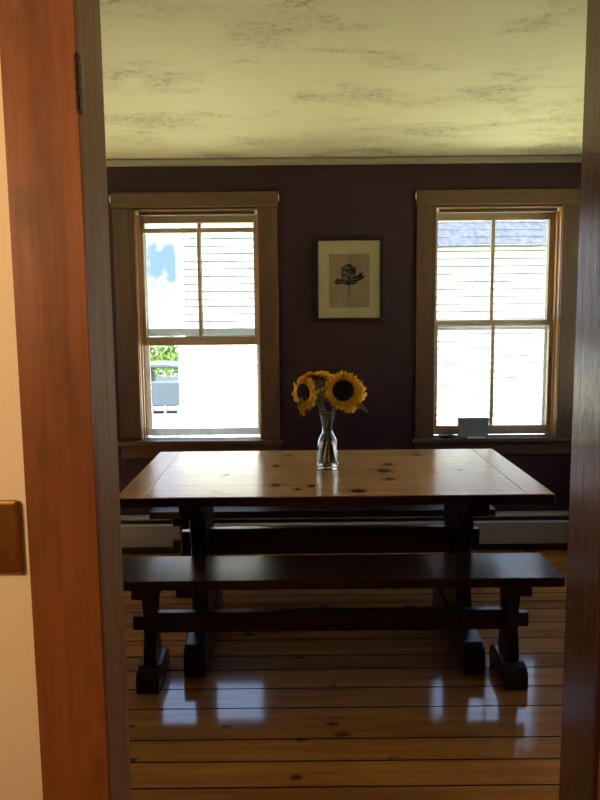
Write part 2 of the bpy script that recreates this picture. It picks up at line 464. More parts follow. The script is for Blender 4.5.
# old hinge let into the left edge
hb = MB()
hb.box(JL - .0035, JL + .0011, D0 - .0080, D0 + .007, 1.738, 1.824, .0008, 1)
h = hb.build('hinge', M['iron'], dr, 'rusty old hinge leaf let into the edge')
hk = MB()
for k in range(3):
    z0 = 1.742 + k * .027
    hk.tube([(JL - .001, D0 - .0085, z0), (JL - .001, D0 - .0085, z0 + .024)], .0034, 10)
hk.build('hinge_knuckle', M['iron'], h)
for z in (1.752, 1.78, 1.81):
    MB().tube([(JL + .0005, D0 + .001, z), (JL + .0016, D0 + .001, z)], .0014, 8).build('screw', M['brass'], h)

# brass switch plate on the tan wall, cut by the photo's left edge
sp = thing('switch_plate', 'aged brass switch plate on the tan wall left of the door frame', 'switch plate', (-.4865, D0 + .012, 1.087))
b = MB().box(-.5225, -.4505, D0 + .002, D0 + .0125, 1.026, 1.149, .006, 4)
b.build('plate', M['brass'], sp)
MB().box(-.4905, -.4825, D0 + .0008, D0 + .003, 1.073, 1.101, .0008, 1).build('switch_slot', M['iron'], sp)
MB().box(-.4895, -.4835, D0 - .006, D0 + .003, 1.087, 1.098, .002, 2).build('toggle', M['bracket'], sp)
for z in (1.056, 1.119):
    MB().lathe([(0, .002), (.003, .001), (.004, 0), (0, 0)], (0, 0, 0), 12).build('screw', M['brass'], sp, local=True)
    o = C.objects[-1]; o.rotation_euler = (PI / 2, 0, 0); o.location = (-.0005, -.010, z - 1.087)

# ------------------------------------------------------------------ windows
def make_window(idx, X0, X1, O0, O1, raised):
    r = bpy.data.objects.new('window_%d' % idx, None); C.objects.link(r); r.location = ((X0 + X1) / 2, W, OZ0)
    struct(r, 'brown wood double hung window with its lower sash raised, left of the picture' if raised
           else 'brown wood double hung window with both sashes shut, right of the picture', 'window')
    f0 = W - .02
    MB().box(X0, O0, f0, W, OZ0 + .002, 2.032, .003).build('side_casing', M['trim'], r)
    MB().box(O1, X1, f0, W, OZ0 + .002, 2.032, .003).build('side_casing', M['trim'], r)
    MB().box(X0 - .006, X1 + .006, f0 - .006, W, 2.0325, 2.115, .003).build('head_casing', M['trim_h'], r)
    MB().box(X0 - .018, X1 + .018, W - .055, W, OZ0 - .025, OZ0, .004).box(O0, O1, W, W + .075, OZ0 - .025, OZ0).build('stool', M['trim_h'], r)
    MB().box(X0, X1, W - .018, W, OZ0 - .105, OZ0 - .026, .003).build('apron', M['trim_h'], r)
    # jamb linings, stops, head
    MB().box(O0 - .0005, O0 + .004, W - .001, W + WT, OZ0, OZ1).build('side_jamb', M['reveal'], r)
    MB().box(O1 - .004, O1 + .0005, W - .001, W + WT, OZ0, OZ1).build('side_jamb', M['reveal'], r)
    MB().box(O0, O1, W - .001, W + WT, OZ1 - .003, OZ1 + .003).build('head_jamb', M['reveal_h'], r)
    for a, c in ((O0 + .0035, O0 + .012), (O1 - .012, O1 - .0035)):
        MB().box(a, c, W + .038, W + .058, OZ0, OZ1 - .004, .002).build('stop', M['reveal'], r)
        MB().box(a, c, W + .098, W + .104, OZ0, OZ1 - .004, .001).build('parting_bead', M['reveal'], r)
    MB().box(O0 + .010, O1 - .010, W + .038, W + .058, OZ1 - .022, OZ1 - .004, .002).build('head_stop', M['trim_h'], r)
    # shade brackets and curtain hooks
    for x in (O0 + .012, O1 - .012):
        MB().box(x - .0085, x + .0085, W + .004, W + .030, OZ1 - .023, OZ1 - .004, .002).build('shade_bracket', M['bracket'], r, 'small white roller shade bracket')
    for x in (X0 - .006, X1 + .006):
        s = -1 if x < (X0 + X1) / 2 else 1
        MB().box(min(x, x + s * .005), max(x, x + s * .005), W - .03, W - .008, 2.062, 2.098, .002).build('curtain_hook', M['bracket'], r, 'pale metal curtain hook')
    xm = (O0 + O1) / 2
    def sash(name, y0, y1, z0, z1, bot, top, mull=True):
        s = MB()
        sw = .034
        s.box(O0 + .002, O0 + sw, y0, y1, z0, z1, .003).box(O1 - sw, O1 - .002, y0, y1, z0, z1, .003)
        o = s.build(name, M['sash'], r)
        MB().box(O0 + sw, O1 - sw, y0, y1, z0, z0 + bot, .003).build('bottom_rail', M['sash_h'], o)
        MB().box(O0 + sw, O1 - sw, y0, y1, z1 - top, z1, .003).build('top_rail', M['sash_h'], o)
        if mull:
            MB().box(xm - .010, xm + .010, y0 + .004, y1 - .004, z0 + bot, z1 - top, .004).build('muntin', M['sash'], o)
        ym = (y0 + y1) / 2
        halves = ((O0 + sw, xm - .010), (xm + .010, O1 - sw)) if mull else ((O0 + sw, O1 - sw),)
        for a, c in halves:
            MB().box(a - .003, c + .003, ym - .0015, ym + .0015, z0 + bot - .003, z1 - top + .003).build('pane', M['pane'], o)
    ZT = 2.0
    sash('upper_sash', W + .105, W + .138, 1.25 if raised else 1.342, ZT, .035, .042)
    if raised: sash('lower_sash', W + .06, W + .095, 1.245, 1.925, .05, .026)
    else: sash('lower_sash', W + .06, W + .095, OZ0 + .004, 1.372, .052, .026)
    # aluminium storm window outside
    y0, y1 = W + .152, W + .17
    st = MB()
    t = .03
    st.box(O0, O0 + t, y0, y1, OZ0, OZ1 - .004).box(O1 - t, O1, y0, y1, OZ0, OZ1 - .004).box(O0 + t, O1 - t, y0, y1, OZ1 - .05, OZ1 - .004)
    so = st.build('storm_frame', M['storm'], r)
    MB().box(O0 + t, O1 - t, y0, y1, OZ0, OZ0 + .042).build('storm_bottom_rail', M['storm'], so)
    MB().box(O0 + t, O1 - t, y0, y1, *((1.298, 1.342) if raised else (1.315, 1.335))).build('storm_meeting_rail', M['storm'], so)
    MB().box(O0 + t, O1 - t, y0 + .008, y0 + .010, 1.345, OZ1 - .05).build('storm_pane', M['pane'], so)
    if not raised:
        MB().box(O0 + t, O1 - t, y0 + .008, y0 + .010, OZ0 + .042, 1.325).build('storm_pane', M['pane'], so)
    return r
make_window(1, *WINS[0], True)
make_window(2, *WINS[1], False)
def added_side_window(idx, a, c, y0, y1, s):  # added window, out of view, for extra daylight indoors
    # s: +1 when the room lies towards +x
    r = bpy.data.objects.new('window_%d' % idx, None); C.objects.link(r); r.location = ((a + c) / 2, (y0 + y1) / 2, SZ0)
    struct(r)
    xi = c if s > 0 else a
    f = sorted((xi, xi + s * .02))
    mb = MB(); mb.box(f[0], f[1], y0 - .11, y0, SZ0, SZ1, .003).box(f[0], f[1], y1, y1 + .11, SZ0, SZ1, .003)
    mb.box(f[0], f[1], y0 - .115, y1 + .115, SZ1, SZ1 + .085, .003).box(f[0], f[1], y0 - .11, y1 + .11, SZ0 - .1, SZ0 - .02, .003)
    mb.build('window_casing', M['trim'], r)
    xm = (a + c) / 2; zm = (SZ0 + SZ1) / 2; ym = (y0 + y1) / 2
    mb = MB()
    for z0, z1 in ((SZ0, SZ0 + .05), (zm - .018, zm + .018), (SZ1 - .04, SZ1)): mb.box(xm - .018, xm + .018, y0, y1, z0, z1, .002)
    for p in (y0 + .017, ym, y1 - .017): mb.box(xm - .016, xm + .016, p - .017, p + .017, SZ0, SZ1, .002)
    mb.build('sash', M['sash'], r)
    MB().box(xm - .002, xm + .002, y0, y1, SZ0, SZ1).build('pane', M['pane'], r)
k_ = 3
for y0, y1 in ADDED_SIDE_W:
    added_side_window(k_, XL - .12, XL, y0, y1, 1); added_side_window(k_ + 1, XR, XR + .12, y0, y1, -1); k_ += 2

# ------------------------------------------------------------------ picture
px0, px1, pz0, pz1 = .093, .491, 1.377, 1.859
pic = thing('framed_picture', 'black framed sepia flower picture with wide cream mount between the windows', 'picture', ((px0 + px1) / 2, W, pz0))
fw = .021
fr = MB()
prof = [(0, 0), (-.022, 0), (-.024, .004), (-.022, fw - .004), (-.016, fw), (0, fw)]
for (pts_axis) in ('b', 't', 'l', 'r'): pass
fr.box(px0, px1, W - .024, W, pz0, pz0 + fw, .003).box(px0, px1, W - .024, W, pz1 - fw, pz1, .003)
fr.box(px0, px0 + fw, W - .024, W, pz0 + fw, pz1 - fw, .003).box(px1 - fw, px1, W - .024, W, pz0 + fw, pz1 - fw, .003)
fr.build('frame', M['frame'], pic)
MB().box(px0 + fw - .002, px1 - fw + .002, W - .012, W - .004, pz0 + fw - .002, pz1 - fw + .002).build('mount', M['mat'], pic)
pr = MB().box(.176, .408, W - .0128, W - .0120, 1.458, 1.763).build('print', M['print'], pic, 'sepia print of a dark flower head on a short stem')
def blob(cx, cz, rx, rz, y, n=26, jag=.14, rot=0, pw=1.0):
    vs = []
    for i in range(n):
        a = 2 * PI * i / n; k = 1 + random.uniform(-jag, jag)
        dx, dz = math.copysign(abs(math.cos(a)) ** pw, math.cos(a)) * rx * k, math.copysign(abs(math.sin(a)) ** pw, math.sin(a)) * rz * k
        vs.append((cx + dx * math.cos(rot) - dz * math.sin(rot), y, cz + dx * math.sin(rot) + dz * math.cos(rot)))
    return vs
fl = MB()
fy = W - .0130
yk = [fy]
def ink(mb, *a, **k):
    yk[0] -= .00006
    v = blob(a[0], a[1], a[2], a[3], yk[0], **k); mb.faces(v, [list(range(len(v)))])
for cx, cz, rx, rz, rot in [(.248, 1.607, .040, .015, .22), (.334, 1.622, .044, .017, .30), (.296, 1.600, .040, .013, .05), (.232, 1.612, .022, .009, -.3), (.355, 1.640, .022, .010, .9)]:
    ink(fl, cx, cz, rx, rz, rot=rot)
for k in range(44):
    a = random.uniform(0, 2 * PI); q = math.sqrt(random.random())
    ink(fl, .289 + .037 * q * math.cos(a), 1.660 + .042 * q * math.sin(a), .012, .011, n=12)
flo = fl.build('flower_drawing', M['petalink'], pr)
f2 = MB()
for k in range(22):
    a = random.uniform(0, 2 * PI); q = math.sqrt(random.random())
    ink(f2, .287 + .034 * q * math.cos(a), 1.653 + .045 * q * math.sin(a), .0065, .0055, n=9)
for k in range(6): ink(f2, random.uniform(.24, .35), random.uniform(1.598, 1.625), .010, .003, n=9, rot=random.uniform(-.6, .6))
f2.build('flower_highlight', M['petalink2'], pr)
f3 = MB(); f3.prism([(.2875, 1.61), (.2935, 1.61), (.293, 1.56), (.291, 1.512), (.2875, 1.512), (.289, 1.56)], 'Y', fy - .0004, fy)
f3.build('stem_drawing', M['petalink'], pr)
MB().box(px0 + fw - .002, px1 - fw + .002, W - .0185, W - .017, pz0 + fw - .002, pz1 - fw + .002).build('picture_glass', M['picpane'], pic)

# ------------------------------------------------------------------ baseboard heater along the back wall
ht = thing('baseboard_heater', 'long cream metal baseboard heater along the foot of the back wall', 'heater', (.3, W, .03))
HX0, HX1 = -1.9, 1.85
MB().box(HX0, HX1, W - .006, W, .035, .235).build('back_plate', M['heater'], ht)
tc = MB().prism([(W - .004, .236), (W - .05, .236), (W - .062, .226), (W - .062, .218), (W - .058, .218), (W - .058, .224), (W - .048, .232), (W - .004, .232)], 'X', HX0, HX1)
tc.build('top_cover', M['heater'], ht)
for a, c in ((HX0 + .03, .383), (.385, HX1 - .03)):
    MB().prism([(W - .060, .055), (W - .066, .055), (W - .066, .182), (W - .056, .194), (W - .053, .191), (W - .060, .180)], 'X', a, c).build('front_panel', M['heater'], ht)
hf = MB()
x = HX0 + .06
while x < HX1 - .06:
    hf.box(x, x + .003, W - .05, W - .01, .09, .17); x += .02
hf.tube([(HX0 + .03, W - .03, .13), (HX1 - .03, W - .03, .13)], .011, 10)
hf.build('heating_fins', M['heater_dark'], ht)
for a in (HX0, HX1 - .03):
    MB().box(a, a + .03, W - .068, W - .002, .035, .24, .004).build('end_cap', M['heater'], ht)
for a in (-1.5, -.5, .45, 1.35):
    MB().box(a, a + .02, W - .064, W - .006, .0, .07).build('foot', M['heater_dark'], ht)

# ------------------------------------------------------------------ trestle table
TX, TY = .128, 3.106
tb = thing('dining_table', 'long trestle dining table with glossy knotty pine top and dark legs', 'table', (TX, TY, 0))
L2, W2 = .818, .448
BBW = .105
nb = 5
tt = MB()
edges = [TY - W2 + 2 * W2 * t for t in (0, .21, .40, .62, .80, 1)]
for a, c in zip(edges, edges[1:]):
    tt.box(TX - L2 + BBW, TX + L2 - BBW, a + .0001, c - .0001, .726, .76, .0006, 1)
tt.build('tabletop', M['table_top'], tb)
for s in (-1, 1):
    a, c = sorted((TX + s * (L2 - BBW + .0006), TX + s * L2))
    MB().box(a, c, TY - W2, TY + W2, .7255, .7603, .004, 2).build('breadboard_end', M['table_end'], tb)
eb = MB().box(TX - L2 + .004, TX + L2 - .004, TY - W2 - .004, TY - W2 + .0002, .724, .757, .0015, 1)  # front edge strip, its shade put into the dark wood colour
eb.build('table_edge', M['edge'], tb, 'front edge darkened with painted shade')
for s in (-1, 1):
    cx = TX + s * .556
    # foot with rounded humped ends
    F = .346
    MB().prism([(TY - F, 0), (TY - F + .06, 0), (TY - F + .075, .012), (TY + F - .075, .012), (TY + F - .06, 0), (TY + F, 0), (TY + F, .085), (TY + F - .012, .108), (TY + F - .04, .12),
                (TY + .17, .135), (TY - .17, .135), (TY - F + .04, .12), (TY - F + .012, .108), (TY - F, .085)], 'X', cx - .043, cx + .043, .005).build('trestle_foot', M['dark_y'], tb)
    prof = [(.15, .135), (.15, .2), (.125, .27), (.115, .36), (.125, .45), (.15, .54), (.15, .635)]
    MB().prism([(TY - w, z) for w, z in prof] + [(TY + w, z) for w, z in reversed(prof)], 'X', cx - .033, cx + .033, .004).build('trestle_post', M['dark_z'], tb)
    MB().prism([(TY - .36, .7255), (TY - .36, .68), (TY - .33, .64), (TY - .28, .632), (TY + .28, .632), (TY + .33, .64), (TY + .36, .68), (TY + .36, .7255)], 'X', cx - .043, cx + .043, .004).build('top_cleat', M['dark_y'], tb)
MB().box(TX - .523, TX + .523, TY - .02, TY + .02, .392, .508, .003).build('stretcher', M['dark'], tb)
for s in (-1, 1):
    a, c = sorted((TX + s * .589, TX + s * .647))
    MB().box(a, c, TY - .02, TY + .02, .41, .497, .003).build('stretcher_tenon', M['dark'], tb)

# ------------------------------------------------------------------ benches
def make_bench(loc, label):
    b = thing('bench', label, 'bench', loc, 'dark pine benches along the dining table')
    x, y = loc[0], loc[1]
    MB().box(x - .864, x + .864, y - .1425, y + .1425, .4165, .4534, .004, 2).build('seat', M['seat'], b)
    for s in (-1, 1):
        cx = x + s * .7025
        F = .122
        MB().prism([(y - F, 0), (y - F + .03, 0), (y - F + .04, .008), (y + F - .04, .008), (y + F - .03, 0), (y + F, 0), (y + F, .06), (y + F - .02, .083), (y + .07, .092), (y - .07, .092), (y - F + .02, .083), (y - F, .06)],
                   'X', cx - .044, cx + .044, .005).build('foot', M['dark_y'], b)
        prof = [(.064, .092), (.066, .12), (.056, .155), (.043, .2), (.042, .24), (.047, .285), (.060, .33), (.066, .37)]
        MB().prism([(y - w, z) for w, z in prof] + [(y + w, z) for w, z in reversed(prof)], 'X', cx - .024, cx + .024, .005).build('leg', M['dark_z'], b)
        MB().box(cx - .05, cx + .05, y - .118, y + .118, .371, .4163, .004).build('cleat', M['dark_y'], b)
        a, c = sorted((x + s * .7268, x + s * .773))
        MB().box(a, c, y - .018, y + .018, .209, .265, .003).build('stretcher_tenon', M['dark'], b)
    MB().box(x - .6783, x + .6783, y - .018, y + .018, .198, .279, .003).build('stretcher', M['dark'], b)
    return b
front = make_bench((.113, 2.756, 0), 'dark brown pine bench in front of the table, nearest the doorway')
back = copy_tree(front)
back.location = (.108, 3.70, 0)
back['label'] = 'dark brown pine bench behind the table, half hidden beneath its top'

# ------------------------------------------------------------------ vase and sunflowers
VX, VY, VZ = .12, 3.145, .7605
vase = thing('glass_vase', 'clear glass carafe vase of sunflowers standing on the pine table', 'vase', (VX, VY, VZ))
outer = [(0, 0), (.044, 0), (.0475, .004), (.048, .010), (.0465, .03), (.0455, .07), (.0435, .105), (.039, .127), (.030, .145), (.0235, .158), (.022, .168), (.0235, .185), (.028, .21), (.034, .236), (.0355, .240)]
inner = [(.034, .2405), (.0322, .236), (.0262, .21), (.0217, .185), (.0202, .168), (.0217, .158), (.028, .145), (.037, .126), (.0415, .105), (.0435, .07), (.0445, .03), (.043, .016), (.02, .0125), (0, .012)]
MB().lathe(outer + inner, (VX, VY, VZ), 48).build('glass_body', M['glass'], vase)
wz = .118
win = [(0, .0135), (.02, .014), (.0415, .0175), (.0428, .03), (.0418, .07), (.0398, .105), (.0372, wz), (0, wz)]
MB().lathe(win, (VX, VY, VZ), 40).build('water', M['water'], vase)

def petal_mesh(mb, ang, r0, ln, wd, lift, droop, tw):
    segs = 5; rows = []
    ca, sa = math.cos(ang), math.sin(ang)
    for i in range(segs + 1):
        t = i / segs
        w = wd * (math.sin(PI * min(1, .12 + t * .88)) ** .75) * (1 if t < .98 else .05)
        r = r0 + ln * t
        z = lift * math.sin(t * PI * .6) - droop * t * t
        row = []
        for s in (-1, 0, 1):
            off = s * w / 2
            zz = z + abs(s) * w * .22 + tw * s * w * t
            row.append((r * ca - off * sa, r * sa + off * ca, zz))
        rows.append(row)
    vs = [p for row in rows for p in row]; fs = []
    for i in range(segs):
        for k in (0, 1):
            a = i * 3 + k; fs.append((a, a + 1, a + 4, a + 3))
    mb.faces(vs, fs, True)

def sunflower(label, head, facing, R, disc, stem_pts, npet=30, droopy=0.0, seed=1, dry=None):
    """head: world centre of the face; facing: direction the face looks"""
    random.seed(seed)
    f = thing('sunflower', label, 'sunflower', stem_pts[0], 'sunflowers in the glass vase')
    base = Vector(stem_pts[0])
    head = Vector(head); d = Vector(facing).normalized()
    q = d.to_track_quat('Z', 'Y')
    def place(o):
        o.parent = f; o.location = head - base; o.rotation_mode = 'QUATERNION'; o.rotation_quaternion = q
    # stem bends into the back of the head
    pts = [Vector(p) for p in stem_pts] + [head - d * .05, head - d * .018]
    sm = []
    n = len(pts)
    for i in range(n - 1):
        p0, p1, p2, p3 = pts[max(i - 1, 0)], pts[i], pts[i + 1], pts[min(i + 2, n - 1)]
        for k in range(5):
            t = k / 5
            sm.append(.5 * ((2 * p1) + (-p0 + p2) * t + (2 * p0 - 5 * p1 + 4 * p2 - p3) * t * t + (-p0 + 3 * p1 - 3 * p2 + p3) * t ** 3))
    sm.append(pts[-1])
    MB().tube(sm, [.0042 + .0022 * (i / len(sm)) ** 3 for i in range(len(sm))], 9).build('stem', M['stem'], f)
    dm = MB().lathe([(0, .006), (disc * .35, .0075), (disc * .7, .009), (disc * .92, .006), (disc, .0), (disc * .95, -.006), (0, -.008)], (0, 0, 0), 36)
    place(dm.build('seed_disc', M['disc'], None))
    pm = MB()
    for layer in range(2):
        m_ = npet if layer == 0 else int(npet * .8)
        for k in range(m_):
            a = 2 * PI * (k + .5 * layer) / m_ + random.uniform(-.08, .08)
            ln = (R - disc) * random.uniform(.85, 1.1) + disc * .12
            petal_mesh(pm, a, disc * .88, ln, random.uniform(.017, .024), random.uniform(.0, .014) - .006 * layer,
                       random.uniform(-.004, .012) + droopy * random.uniform(.5, 1.2), random.uniform(-.5, .5))
    place(pm.build('petals', dry or M['petal'], None))
    sp_ = MB()
    for layer in range(2):
        for k in range(13):
            a = 2 * PI * (k + .5 * layer) / 13 + random.uniform(-.1, .1)
            petal_mesh(sp_, a, disc * .5, disc * .95 + random.uniform(0, .018), .017, -.004, random.uniform(-.004, .010), .2)
    sp_.lathe([(0, -.024), (.010, -.022), (disc * .55, -.016), (disc * .92, -.005), (disc * .8, -.003), (0, -.006)], (0, 0, 0), 24)
    o = sp_.build('sepals', M['sepal'], None)
    place(o); 
    return f

def leaf_part(parent, start, tip, wd, nrm, curl=.02):
    s, t = Vector(start), Vector(tip); ax = t - s; ln = ax.length; ax.normalize()
    side = ax.cross(Vector(nrm)).normalized(); up = side.cross(ax)
    vs, fs = [], []; n = 8
    for i in range(n + 1):
        u = i / n; w = wd * math.sin(PI * (u ** .75)) ** .8 if 0 < u < 1 else .001
        for k in (-1, -.5, 0, .5, 1):
            p = s + ax * ln * u + side * (k * w / 2) + up * (curl * math.sin(u * PI) + abs(k) * w * .18 + .003 * math.sin(u * 17 + k * 2))
            vs.append(p)
    for i in range(n):
        for k in range(4):
            a = i * 5 + k; fs.append((a, a + 1, a + 6, a + 5))
    MB().faces(vs, fs, True).build('leaf', M['leaf'], parent)

vb = Vector((VX, VY, VZ))
def sp3(dx, dy, nx, ny): return [vb + Vector((dx, dy, .022)), vb + Vector((dx * .6 + nx * .3, dy * .6 + ny * .3, .10)), vb + Vector((nx, ny, .168)), vb + Vector((nx * 1.7, ny * 1.7, .238))]
s1 = sunflower('largest sunflower facing forward with broad dark centre, right front of vase', (.183, 3.07, 1.108), (.03, -1, .06), .084, .047, sp3(-.022, .012, .012, -.006), 32, seed=3)
s2 = sunflower('sunflower turned to the right behind the largest bloom in the vase', (.236, 3.125, 1.070), (.75, -.6, -.35), .078, .04, sp3(-.006, -.025, .014, .008), 28, .012, seed=5)
s3 = sunflower('sunflower turned to the left at the left edge of the bunch', (.018, 3.10, 1.098), (-.72, -.68, -.05), .074, .04, sp3(.026, -.008, -.013, -.004), 28, .01, seed=8)
s4 = sunflower('sunflower tilted back at upper left, showing its green underside', (.070, 3.155, 1.138), (-.1, .62, .78), .084, .036, sp3(.012, .026, -.006, .012), 28, .006, seed=11)
leaf_part(s2, (.215, 3.135, 1.04), (.292, 3.10, 1.008), .04, (0, -.5, 1), .01)
leaf_part(s2, (.225, 3.15, 1.09), (.272, 3.15, 1.15), .03, (1, -.5, .3), .01)
leaf_part(s3, (.055, 3.12, 1.065), (-.015, 3.08, 1.035), .04, (0, -.8, .6), .01)
leaf_part(s4, (.095, 3.14, 1.09), (.10, 3.08, 1.045), .05, (0, -1, .3), .012)
random.seed(21)
wp = MB()
for k in range(7):
    bx = .02 + random.uniform(-.022, .03); bz = 1.075 + random.uniform(-.02, .02); ln = random.uniform(.04, .06)
    vs, fs = [], []
    for i in range(6):
        u = i / 5; w = .013 * math.sin(PI * min(1, .15 + u * .83))
        yy = 3.05 - .008 * math.sin(u * 3) + random.uniform(-.002, .002)
        xx = bx + .008 * math.sin(u * 4 + k)
        vs += [(xx - w / 2, yy, bz - ln * u), (xx + w / 2, yy - .003, bz - ln * u)]
    for i in range(5): a = i * 2; fs.append((a, a + 1, a + 3, a + 2))
    wp.faces(vs, fs, True)
wp.build('wilted_petals', M['petal_dry'], s3, 'drooping wilted petals')

# ------------------------------------------------------------------ things on the right window sill
bx = thing('card_box', 'small grey square box standing on the right window sill against the glass', 'box', (1.024, W + .005, OZ0))
b = MB().box(.9385, 1.113, W - .018, W + .028, OZ0 + .0005, .8015, .002, 1)
b.build('box_body', M['box'], bx)
MB().box(.9375, 1.114, W - .0195, W + .0295, .784, .8035, .0015, 1).build('lid', M['box'], bx)
ds = MB().lathe([(0, .002), (.03, .002), (.04, .006), (.047, .014), (.0485, .014), (.0465, .008), (.036, .0), (0, 0)], (.868, W - .012, OZ0 + .0003), 30)
for v in ds.bm.verts: v.co.y = (W - .012) + (v.co.y - (W - .012)) * .62
tag(ds.build('dish', M['dish'], None), 'small dark oval dish lying on the right window sill left of the grey box', 'dish')
pp = MB().box(.985, 1.09, W - .05, W - .022, OZ0 + .0003, OZ0 + .003)
tag(pp.build('paper_slip', M['paper'], None), 'white paper slip lying on the sill before the grey box', 'paper')

# ------------------------------------------------------------------ outside: yard, neighbouring house, car, trees
def ground_z(y): return -.5 if y < 10 else -.5 - (y - 10) * .088
rows = [4.4, 6, 8, 10, 12, 14, 16, 20, 26, 34, 60]
def strip(x0, x1, ya, yb, dz, xs=None):
    mb = MB(); yy = [ya] + [r for r in rows if ya < r < yb] + [yb]
    vs = []; 
    for q in yy: vs += [(x0, q, ground_z(q) + dz), (x1, q, ground_z(q) + dz)]
    mb.faces(vs, [(2 * i, 2 * i + 1, 2 * i + 3, 2 * i + 2) for i in range(len(yy) - 1)])
    return mb
lw = strip(-40, 40, 4.48, 60, 0)
for a, c in ((-40, XL - .1), (XR + .1, 40)):
    lw.faces([(a, -12, -.5), (c, -12, -.5), (c, 4.48, -.5), (a, 4.48, -.5)], [(0, 1, 2, 3)])
struct(lw.build('lawn', M['lawn']), 'sunlit dry lawn between the houses', 'lawn')
dw = MB()
vs = []
for x, q in ((-9, 10.3), (-2.6, 11.4), (-1.9, 12.2), (-1.9, 13.3), (-2.6, 12.7), (-9, 11.3)): vs.append((x, q, ground_z(q) + .02))
dw.faces(vs, [(0, 1, 4, 5), (1, 2, 3, 4)])
struct(dw.build('path', M['asphalt']), 'grey asphalt path seen low through the left window', 'path')
struct(strip(-16, -1.7, 13.4, 24, .02).build('driveway', M['gravel']), 'pale driveway seen through the left window', 'driveway')

# neighbour's house: tall block and lower wing, white clapboards
NY = 10.0
nh = thing('neighbor_house', 'white clapboard house with grey roof across the yard outside both windows', 'house', (1.5, NY, -.5))
def siding(x0, x1, y, z0, z1, ex=.1):
    mb = MB(); z = z0; gap = .014
    while z < z1:
        t = min(z + ex, z1)
        mb.prism([(y - .026, z + gap), (y - .010, t), (y, t), (y, z + gap)], 'X', x0, x1)
        z = t
    MB().box(x0, x1, y + .0005, y + .12, z0 - .3, z1).build('lap_shade_backing', M['asphalt'], nh)  # dark backing behind the gaps, standing in for shadow under each lap
    return mb
siding(-1.6, .4, NY, -.5, 3.0).build('tall_wall', M['siding'], nh)
siding(.4, 7.5, NY + .002, -.5, 2.26).build('wing_wall', M['siding'], nh)
MB().box(-1.64, -1.54, NY - .03, NY + .1, -.5, 3.0, .004).build('corner_board', M['siding'], nh)
MB().box(-1.62, -1.5, NY + .13, NY + 6, -.8, 3.0).build('side_wall', M['siding'], nh)
MB().prism([(NY - .18, 3.0), (NY - .18, 3.1), (NY + 3, 4.9), (NY + 6.2, 3.1), (NY + 6.2, 3.0)], 'X', -1.9, .55).build('roof', M['shingle'], nh)
rf = MB()
for k in range(18):
    y0, y1 = NY - .12 + k * .16, NY - .12 + (k + 1) * .16
    z0, z1 = 2.285 + k * .11, 2.285 + (k + 1) * .11
    rf.faces([(.57, y0, z0 + .008), (7.7, y0, z0 + .008), (7.7, y1, z1), (.57, y1, z1)], [(0, 1, 2, 3)])
    rf.faces([(.57, y0, z0), (7.7, y0, z0), (7.7, y0, z0 + .008), (.57, y0, z0 + .008)], [(0, 1, 2, 3)])
rf.box(.57, 7.7, NY - .12, NY + 3, 2.262, 2.28)
rf.build('wing_roof', M['shingle'], nh)

# low white rail fence beyond the path
fn = thing('rail_fence', 'low pale rail fence beyond the path outside the left window', 'fence', (-4, 15, ground_z(15)))
g = ground_z(15)
MB().box(-9, -1.7, 14.99, 15.03, g + .36, g + .44).build('rail', M['fence'], fn)
MB().box(-9, -1.7, 14.99, 15.03, g + .08, g + .13).build('rail', M['fence'], fn)
for k in range(24):
    x = -2.5 - k * .27
    MB().box(x - .022, x + .022, 14.97, 14.989, g, g + .46, .004).build('picket', M['fence'], fn)

# parked car
cz = ground_z(21)
car = thing('parked_car', 'blue grey car parked beyond the fence outside the left window', 'car', (-3.7, 21, cz))
X0 = -6.0
def cpt(l): return [(X0 + a, cz + b) for a, b in l]
MB().prism(cpt([(.05, .3), (.35, .3), (.45, .52), (.65, .62), (.9, .62), (1.1, .52), (1.2, .3), (3.1, .3), (3.2, .52), (3.4, .62), (3.65, .62), (3.85, .52), (3.95, .3), (4.4, .3), (4.5, .5), (4.45, .88), (3.6, .98), (.9, 1.0), (.1, .95), (0, .6)]), 'Y', 20.15, 21.85, .04).build('body', M['car'], car)
cab = MB()
cab.prism(cpt([(.75, 1.40), (1.1, 1.46), (2.3, 1.46), (2.7, 1.40), (2.66, 1.36), (.78, 1.36)]), 'Y', 20.3, 21.7, .02)
for a in ((.45, 1.0, .75, 1.37), (1.6, 1.0, 1.62, 1.37), (3.3, .99, 2.68, 1.38)):
    for yy in (20.26, 21.68):
        cab.prism(cpt([(a[0], a[1]), (a[0] + .12, a[1]), (a[2] + .1, a[3]), (a[2], a[3])]), 'Y', yy, yy + .06)
cab.build('cabin', M['car'], car)
MB().prism(cpt([(.6, 1.0), (3.15, .99), (2.65, 1.36), (.8, 1.36)]), 'Y', 20.30, 20.305).build('side_glass', M['pane'], car)
for wx in (.775, 3.525):
    for wy in (20.2, 21.6):
        w_ = MB().lathe([(0, 0), (.2, 0), (.3, .02), (.31, .1), (.3, .19), (0, .2)], (0, 0, 0), 28).build('wheel', M['tyre'], None, local=True)
        w_.parent = car; w_.location = (X0 + wx + 3.7 + .0, wy - 21 + .2, .31); w_.rotation_euler = (PI / 2, 0, 0)

